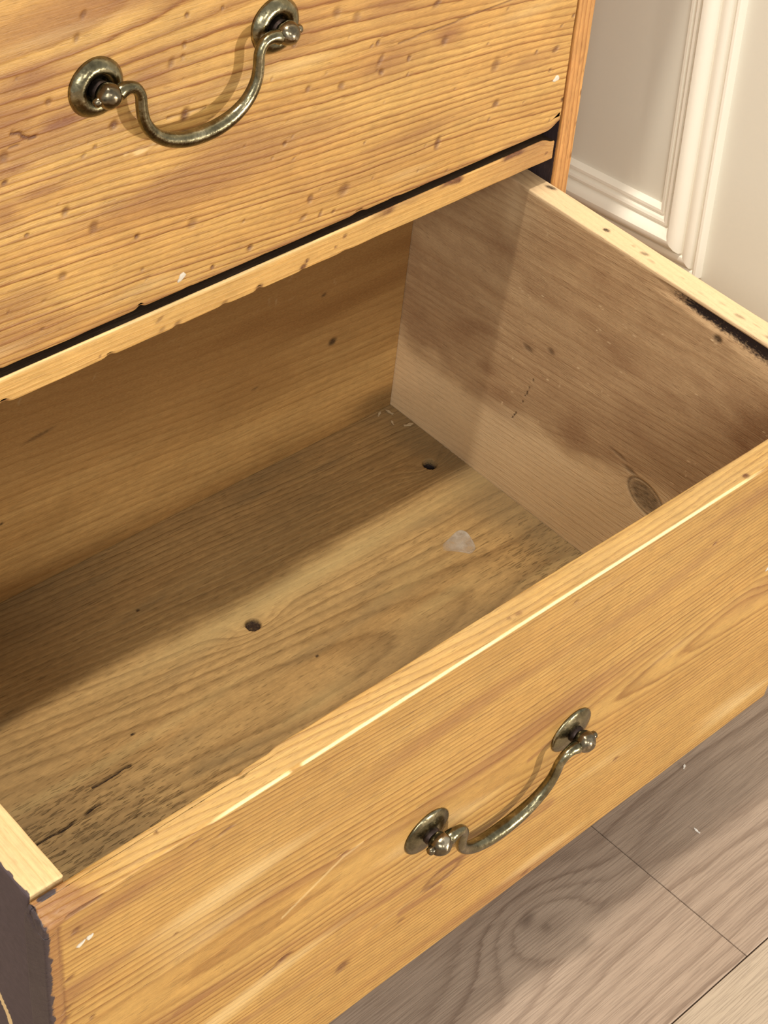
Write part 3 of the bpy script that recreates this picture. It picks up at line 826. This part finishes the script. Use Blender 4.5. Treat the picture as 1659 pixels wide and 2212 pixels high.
board('front_panel', axis_samples(0.0, W + 0.0005, 0.0009, 0.0012), axis_samples(0.0, TF, 0.0008, 0.0012), axis_samples(-HF, 0.0, 0.0008, 0.0012), 0.0012, lower_fn, M_lower, lower)

def rside_fn(P):
    x, y, z = P.T
    g = z - 0.10 * (y - 0.2) * -1.0 * 1.0 + 0.005 * pn(P, 10, 4, 14, 61) + 0.0011 * pn(P, 40, 16, 60, 62)
    h = g + 0.055
    dd = 0.03 + 0.01 * pn(P, 4, 4, 6, 63)
    ring = np.sqrt(dd ** 2 + h ** 2) / 0.0042 + 0.8 * (W - x) / 0.0032
    ky, kz = 0.1035, -0.137
    kd = np.sqrt(((y - ky) / 0.017) ** 2 + ((z - kz) / 0.0115) ** 2)
    ring = ring + 4.2 * np.exp(-kd ** 2 * 0.8)
    ring = ring + 2.0 * np.exp(-(((y - 0.145) / 0.03) ** 2 + ((z + 0.130) / 0.010) ** 2))
    m = np.zeros((len(P), 4))
    inn = (x < W - TS + 0.003).astype(float)
    # the old brown stain covers the upper two thirds
    line = -0.146 + 0.010 * pn(P, 1, 14, 1, 64) + 0.004 * pn(P, 1, 60, 90, 65) + 0.02 * sstep(0.17, 0.10, y)
    m[:, 2] = (0.58 * sstep(line - 0.007, line + 0.009, z + 0.004 * pn(P, 1, 40, 140, 76)) * (1 + 0.25 * pn(P, 1, 12, 40, 74)) + 0.32 * sstep(0.1, 0.8, pn(P, 1, 22, 40, 66))) * inn
    m[:, 2] = np.maximum(m[:, 2], 0.85 * blotch(y, z, 0.2335, -0.128, 0.014, 0.007) * inn)
    m[:, 2] = np.maximum(m[:, 2], 0.80 * blotch(y, z, 0.2250, -0.150, 0.020, 0.005) * inn)
    m[:, 2] = np.maximum(m[:, 2], 0.85 * blotch(y, z, 0.05, -0.045, 0.035, 0.03) * inn)
    m[:, 2] = np.maximum(m[:, 2], 0.6 * blotch(y, z, 0.165, -0.018, 0.022, 0.010) * inn)
    m[:, 2] *= 1 + 0.25 * pn(P, 1, 60, 140, 67)
    m[:, 1] = 0.52 * (1 - sstep(line - 0.014, line + 0.010, z + 0.006 * pn(P, 1, 30, 120, 75))) * inn
    k = spot(y, z, ky, kz, 0.0130, 0.0082, 0.35, 0.30)
    m[:, 0] = 0.74 * k * inn * (0.85 + 0.2 * pn(P, 1, 250, 400, 68))
    m[:, 0] = np.maximum(m[:, 0], 0.85 * np.clip(spot(y, z, ky, kz, 0.0150, 0.0096, 0.35, 0.10) - spot(y, z, ky, kz, 0.0135, 0.0085, 0.35, 0.10), 0, 1) * inn)
    for a, b, ru, rv, q in [(0.0867, -0.0117, 0.0025, 0.002, 0.85), (0.2076, -0.0947, 0.0036, 0.0018, 0.5), (0.1905, -0.0865, 0.0024, 0.0018, 0.5), (0.118, -0.1265, 0.005, 0.0016, 0.5), (0.128, -0.1215, 0.006, 0.001, 0.45)]:
        m[:, 0] = np.maximum(m[:, 0], q * spot(y, z, a, b, ru, rv, 0.1, 0.6) * inn)
    cr = stroke(y, z, [(0.1979, -0.1078), (0.2015, -0.1232), (0.2057, -0.1405), (0.2110, -0.1533)], 0.00035)
    m[:, 0] = np.maximum(m[:, 0], 0.9 * cr * sstep(-0.1, 0.3, pn(P, 1, 300, 220, 69)) * inn)
    rnd = random.Random(4)
    for _ in range(46):
        a, b = rnd.uniform(0.03, 0.23), rnd.uniform(-0.15, -0.01)
        L = rnd.uniform(0.0012, 0.0040); an = rnd.choice([0.1, 0.2, 1.4, 0.3])
        m[:, 1] = np.maximum(m[:, 1], rnd.uniform(0.3, 0.75) * stroke(y, z, [(a, b), (a + L * math.cos(an), b + L * math.sin(an))], 0.00028) * inn)
    # chalky smear at the back and black strip under the front end of the rim
    m[:, 1] = np.maximum(m[:, 1], 0.20 * blotch(y, z, 0.236, -0.012, 0.004, 0.012) * inn)
    strip = sstep(0.142, 0.10, y) * sstep(-0.0075 - 0.012 * sstep(0.12, 0.02, y), -0.0035, z + 0.0005 * pn(P, 1, 90, 1, 70)) * (z < 0.0008)
    m[:, 3] = 0.70 * strip * inn
    # rim: raw pale wood, nail marks
    top = sstep(ZS - 0.0030, ZS - 0.0012, z)
    m[:, 1] = np.maximum(m[:, 1], 0.62 * top * sstep(0.235, 0.215, y))
    m[:, 2] = m[:, 2] * (1 - top * 0.75) + 0.5 * top * sstep(0.215, 0.240, y)
    for a, b, ru, rv, q in [(0.4842, 0.2221, 0.0014, 0.0034, 0.9), (0.4791, 0.1753, 0.0014, 0.0020, 0.95), (0.4797, 0.1482, 0.0013, 0.0026, 0.6)]:
        m[:, 0] = np.maximum(m[:, 0], q * spot(x, y, a, b, ru, rv, 0.3) * top)
    m[:, 0] = np.maximum(m[:, 0], 0.5 * sstep(0.2, 0.7, pn(P, 420, 130, 1, 71)) * stroke(y, x, [(0.155, 0.4800), (0.10, 0.4775), (0.02, 0.4775)], 0.0026) * top)
    dp = np.zeros((len(P), 3))
    dp[:, 0] += 0.0006 * m[:, 0] * inn - 0.0 * x
    arr = (z > ZS - 0.003) * (x < W - TS + 0.003)
    dp[:, 0] += arr * 0.0007 * sstep(0.2, 0.8, pn(P, 1, 60, 1, 72))
    dp[:, 0] += 0.0022 * strip * inn
    return dict(ring=ring, mark=m, disp=dp, radius=1 + 0.6 * pn(P, 40, 40, 40, 73))
board('side_panel', axis_samples(W - TS, W, 0.0009, 0.0010), axis_samples(TF + 0.0002, YB + 0.013, 0.0009, 0.0010, (0.0, 0.33, 0.01)),
      axis_samples(-HF + 0.001, ZS, 0.0008, 0.0010), 0.0010, rside_fn, M_side, lower)

def lside_fn(P):
    x, y, z = P.T
    ring = (x + 0.3 * z + 0.003 * pn(P, 30, 5, 30, 81)) / 0.0034
    m = np.zeros((len(P), 4))
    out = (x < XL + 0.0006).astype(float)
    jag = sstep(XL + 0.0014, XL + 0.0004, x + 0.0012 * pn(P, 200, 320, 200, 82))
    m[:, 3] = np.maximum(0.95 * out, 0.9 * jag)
    streak = np.maximum(stroke(y, z, [(0.047, -0.090), (0.036, -0.106), (0.028, -0.135), (0.026, -0.17)], 0.0020), 0.8 * stroke(y, z, [(0.0085, -0.028), (0.0088, -0.036)], 0.0011))
    m[:, 3] *= 1 - streak * out
    m[:, 1] = np.maximum(0.8 * streak * out, 0.12)
    m[:, 0] = 0.5 * sstep(0.35, 0.7, pn(P, 420, 420, 420, 83)) * (z > ZS - 0.002)
    return dict(ring=ring, mark=m, radius=1 + 0.8 * pn(P, 80, 80, 80, 84))
board('side_panel', axis_samples(XL, XL + TS, 0.0009, 0.0010), axis_samples(TF + 0.0003, YB + 0.013, 0.0012, 0.0010, (0.0, 0.07, 0.008)),
      axis_samples(-HF + 0.001, 0.0004, 0.002, 0.0010), 0.0010, lside_fn, M_leftside, lower)

def back_fn(P):
    x, y, z = P.T
    g = z + 0.09 * (x - 0.25) + 0.006 * pn(P, 4, 10, 12, 91) + 0.001 * pn(P, 14, 40, 60, 92)
    dd = 0.022 + 0.055 * np.abs(x - 0.33)
    ring = np.sqrt(dd ** 2 + (g + 0.045) ** 2) / 0.0055
    m = np.zeros((len(P), 4))
    m[:, 2] = 0.80 * sstep(-0.175, -0.080, z + 0.05 * (x - 0.25) + 0.015 * pn(P, 6, 1, 20, 93)) + 0.25 * sstep(0.1, 0.7, pn(P, 8, 1, 40, 94))  # darker upwards: old stain plus shade under the rail put into the colour
    for a, b, ru, rv, q in [(0.4133, -0.1291, 0.0030, 0.0026, 0.85), (0.2027, -0.098, 0.0092, 0.0012, 0.5), (0.4028, -0.0895, 0.0018, 0.0011, 0.7), (0.1757, -0.1484, 0.0013, 0.0009, 0.9), (0.3526, -0.1375, 0.0029, 0.0008, 0.5)]:
        m[:, 0] = np.maximum(m[:, 0], q * spot(x, z, a, b, ru, rv, 0.1, 0.6))
    rnd = random.Random(14)
    for _ in range(40):
        a, b = rnd.uniform(0.15, 0.44), rnd.uniform(-0.09, -0.02)
        L = rnd.uniform(0.002, 0.007); an = rnd.uniform(0.6, 2.2) if rnd.random() < .7 else 0.1
        m[:, 1] = np.maximum(m[:, 1], rnd.uniform(0.12, 0.40) * stroke(x, z, [(a, b), (a + L * math.cos(an), b + L * math.sin(an))], 0.0005) * (0.6 + pn(P, 300, 1, 300, 96)))
    # darker patch in the right-hand bottom corner
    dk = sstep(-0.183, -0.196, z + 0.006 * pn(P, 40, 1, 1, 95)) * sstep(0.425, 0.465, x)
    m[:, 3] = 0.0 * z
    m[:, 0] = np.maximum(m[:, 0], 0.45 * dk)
    return dict(ring=ring, mark=m)
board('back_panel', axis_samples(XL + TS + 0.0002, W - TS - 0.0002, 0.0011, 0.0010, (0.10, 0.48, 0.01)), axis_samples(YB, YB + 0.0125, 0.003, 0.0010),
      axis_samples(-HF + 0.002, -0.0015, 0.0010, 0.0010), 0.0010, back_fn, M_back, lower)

HOLES = [(0.4522, 0.2519, 0.0042, 0.0045), (0.2747, 0.2115, 0.0045, 0.0046)]
CRACKS = [[(0.0943, 0.1606), (0.1029, 0.1605), (0.1107, 0.1598), (0.1229, 0.1611), (0.1335, 0.1620)], [(0.1367, 0.1727), (0.148, 0.1722), (0.1559, 0.1730), (0.1605, 0.1724)]]
def bottom_fn(P):
    x, y, z = P.T
    g = y + 0.09 * (x - 0.3) + 0.006 * pn(P, 4.5, 12, 10, 101) + 0.0012 * pn(P, 15, 55, 40, 102)
    h = g - 0.165
    dd = 0.05 + 0.014 * pn(P, 5, 8, 5, 103)
    ring = np.sqrt(dd ** 2 + h ** 2) / 0.0038
    for hx, hy, _, _ in HOLES:
        ring = ring + 2.4 * np.exp(-(((x - hx) / 0.020) ** 2 + ((y - hy) / 0.008) ** 2))
    m = np.zeros((len(P), 4))
    up = (z > ZB - 0.002).astype(float)
    for hx, hy, a, b in HOLES:
        k = spot(x, y, hx, hy, a, b, 0.2, 0.10)
        m[:, 3] = np.maximum(m[:, 3], (k if hx > 0.4 else 0.0 * k) * up)
        m[:, 0] = np.maximum(m[:, 0], (1.0 if hx < 0.4 else 0.5) * k * up * (1.0 if hx > 0.4 else 1.0))
    for c in CRACKS:
        m[:, 0] = np.maximum(m[:, 0], 0.98 * stroke(x, y, c, 0.00066) * up * sstep(-0.55, -0.15, pn(P, 90, 90, 1, 112)))
    for a, b, ru, rv, q in [(0.2294, 0.2598, 0.0012, 0.0009, 0.9), (0.2882, 0.171, 0.0009, 0.0009, 0.9), (0.1734, 0.1884, 0.0014, 0.0008, 0.9)]:
        m[:, 0] = np.maximum(m[:, 0], q * spot(x, y, a, b, ru, rv))
    # grey grime along the back and right edges, mould-grey patch front left
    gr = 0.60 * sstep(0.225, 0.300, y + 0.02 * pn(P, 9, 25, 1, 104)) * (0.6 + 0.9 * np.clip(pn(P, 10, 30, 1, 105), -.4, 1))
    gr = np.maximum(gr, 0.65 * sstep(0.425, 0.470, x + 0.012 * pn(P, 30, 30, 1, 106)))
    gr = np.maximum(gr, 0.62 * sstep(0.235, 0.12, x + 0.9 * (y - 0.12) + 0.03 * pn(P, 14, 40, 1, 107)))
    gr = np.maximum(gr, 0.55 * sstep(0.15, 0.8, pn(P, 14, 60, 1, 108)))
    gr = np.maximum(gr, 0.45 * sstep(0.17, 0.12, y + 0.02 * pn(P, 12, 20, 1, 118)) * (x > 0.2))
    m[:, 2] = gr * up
    m[:, 1] = 0.30 * sstep(0.25, 0.8, pn(P, 9, 70, 1, 109)) * sstep(0.255, 0.235, y) * up
    band = blotch(x, y, 0.33, 0.222, 0.09, 0.006)
    m[:, 1] = np.maximum(m[:, 1], 0.5 * band * up)
    dp = np.zeros((len(P), 3))
    for hx, hy, a, b in HOLES:
        dp[:, 2] -= (0.0075 if hx > 0.4 else 0.0024) * spot(x, y, hx, hy, a, b, 0.2, 0.08) * up
    for c in CRACKS:
        dp[:, 2] -= 0.0014 * stroke(x, y, c, 0.0007) * up
    pit = sstep(0.26, 0.14, x + 0.7 * (y - 0.12)) * sstep(0.20, 0.17, y)
    pit = np.maximum(pit, 0.6 * sstep(0.40, 0.44, x) * sstep(0.20, 0.16, y))
    p1 = np.clip(pn(P, 130, 480, 1, 110) + 0.5 * pn(P, 260, 700, 1, 111) - 0.12, 0, 1)
    dp[:, 2] -= (0.0009 * pit + 0.0001) * p1 * up
    m[:, 0] = np.maximum(m[:, 0], 0.50 * pit * np.clip(p1 * 1.6 - 0.25, 0, 1) * up)
    rid = np.sin(ring * 2 * math.pi) * sstep(0.20, 0.235, y) * sstep(0.285, 0.25, y)
    dp[:, 2] += 0.00022 * rid * up
    return dict(ring=ring, mark=m, disp=dp, rough=pit * up)
board('bottom_panel', axis_samples(XL + TS + 0.0002, W - TS - 0.0002, 0.0010, 0.0008, (0.07, 0.48, 0.008)), axis_samples(TF + 0.0002, YB - 0.0002, 0.00062, 0.0008, (0.10, 0.32, 0.004)),
      np.array([ZB - 0.010, ZB - 0.005, ZB - 0.0008, ZB]), 0.0002, bottom_fn, M_bottom, lower)

make_handle(lower, (0, 0, 0), 0.2447, -0.1105, 0.0, 0.0475, math.radians(-5), True, 6)
part(plug(lower, (0, 0, 0), 0.0182, 0.0, -0.0218, 0.0017, 0.0011, 0.35), 'white filler in a nail hole')
part(plug(lower, (0, 0, 0), 0.0143, 0.0, -0.0226, 0.0022, 0.0008, 0.45), 'white filler in a nail hole')
part(plug(lower, (0, 0, 0), 0.4362, 0.0, -0.0873, 0.0028, 0.0012, 0.9), 'white filler in a nail hole')

# dried pale glue drip on the drawer bottom
GL = spline([(0.4082, 0.1935), (0.4150, 0.1950), (0.4235, 0.1965), (0.4271, 0.1938), (0.4266, 0.1885), (0.4225, 0.1795), (0.4165, 0.1775), (0.4130, 0.1815), (0.4085, 0.1860), (0.4050, 0.1895), (0.4082, 0.1935)], 5)[:-1]
def glue_mat():
    n = N('dried_glue')
    a = n.noise(n.coords((120, 120, 120)), 1.0, 4.0, 0.6)
    tr = n.new('ShaderNodeBsdfTransparent')
    mx = n.new('ShaderNodeMixShader')
    n.put(n.b.inputs['Base Color'], (0.60, 0.54, 0.46))
    n.b.inputs['Roughness'].default_value = 0.5
    tc = n.new('ShaderNodeTexCoord')
    sp = n.new('ShaderNodeSeparateXYZ')
    n.t.links.new(tc.outputs['Object'], sp.inputs[0])
    fx = n.ramp(n.math('MULTIPLY_ADD', sp.outputs[0], 45.0, -18.2), [(0.0, 0.10), (0.40, 0.75), (1.0, 1.0)])
    n.put(mx.inputs[0], n.math('MULTIPLY', fx, n.ramp(a, [(0.34, 0.35), (0.62, 0.88)])))
    out = n.t.nodes['Material Output']
    n.t.links.new(tr.outputs[0], mx.inputs[1]); n.t.links.new(n.b.outputs[0], mx.inputs[2])
    n.t.links.new(mx.outputs[0], out.inputs[0])
    return n.m
bm = bmesh.new()
gc = np.mean(GL, axis=0)
prev = None
for f, h in ((1.0, 0.0), (0.985, 0.00045), (0.93, 0.0005), (0.80, 0.00018), (0.5, 0.00015), (0.15, 0.00015)):
    ring = [bm.verts.new((gc[0] + (q[0] - gc[0]) * f, gc[1] + (q[1] - gc[1]) * f, ZB + 0.0001 + h * (1.0 if q[0] > 0.415 else 0.35))) for q in GL]
    if prev:
        for k in range(len(ring)):
            bm.faces.new((prev[k], prev[(k + 1) % len(ring)], ring[(k + 1) % len(ring)], ring[k]))
    prev = ring
bm.faces.new(prev)
part(bm_obj('glue_drip', bm, glue_mat(), lower), 'dried translucent whitish drip on the bottom')

# ------------------------------------------------------------------ small loose things
RD = Quaternion(_ax.normalized(), _ax.length)
def sliver(name, loc, L, w, h, yaw, pitch, mat, label, cat, group=None, seed=0):
    rnd = random.Random(seed)
    bm = bmesh.new()
    prev = None
    for t in (0.0, 0.3, 0.65, 1.0):
        k = (0.55, 1.0, 0.9, 0.25)[int(t * 3 + 0.1)]
        bend = 0.25 * L * (t - 0.5) ** 2
        ring = [bm.verts.new(((t - 0.5) * L, s * w * k * 0.5 + rnd.uniform(-.1, .1) * w, (h if u else 0) * k + bend)) for s, u in ((-1, 0), (1, 0), (1, 1), (-1, 1))]
        if prev:
            for k2 in range(4):
                bm.faces.new((prev[k2], prev[(k2 + 1) % 4], ring[(k2 + 1) % 4], ring[k2]))
        else:
            bm.faces.new(ring[::-1])
        prev = ring
    bm.faces.new(prev)
    o = bm_obj(name, bm, mat, None, loc, False)
    o.rotation_euler = (0, pitch, yaw)
    o['label'] = label
    o['category'] = cat
    if group:
        o['group'] = group
    return o
def on_bottom(x, y):
    return RD @ Vector((x, y, ZB + 0.0002))
G1 = 'wood chips in the corner of the open drawer'
sliver('wood_chip', on_bottom(0.4655, 0.3050), 0.0062, 0.0020, 0.0012, 1.9, -0.15, M_chip, 'tiny pale wood chip standing right in the back corner of the open drawer', 'wood chip', G1, 1)
sliver('wood_chip', on_bottom(0.4590, 0.3075), 0.0050, 0.0018, 0.0010, 0.5, -0.10, M_chip, 'tiny wood chip against the back board, left of the chip in the corner', 'wood chip', G1, 2)
sliver('wood_chip', on_bottom(0.4672, 0.2880), 0.0066, 0.0022, 0.0012, -0.5, -0.10, M_chip, 'curled wood chip against the side board, nearest the dark knot hole', 'wood chip', G1, 3)
sliver('wood_chip', on_bottom(0.4600, 0.2960), 0.0046, 0.0016, 0.0010, 1.2, -0.1, M_chip, 'small wood chip lying clear of both boards near the drawer corner', 'wood chip', G1, 4)
G2 = 'paint flakes on the floor'
sliver('paint_flake', (0.4630, 0.0313, ZF + 0.0001), 0.0040, 0.0014, 0.0006, 0.55, 0, M_flake, 'white paint flake on the grey floor, lying closest to the open drawer', 'paint flake', G2, 5)
sliver('paint_flake', (0.4310, -0.0051, ZF + 0.0001), 0.0048, 0.0015, 0.0006, 1.5, 0, M_flake, 'white paint flake on the grey floor, farther out from the open drawer', 'paint flake', G2, 6)
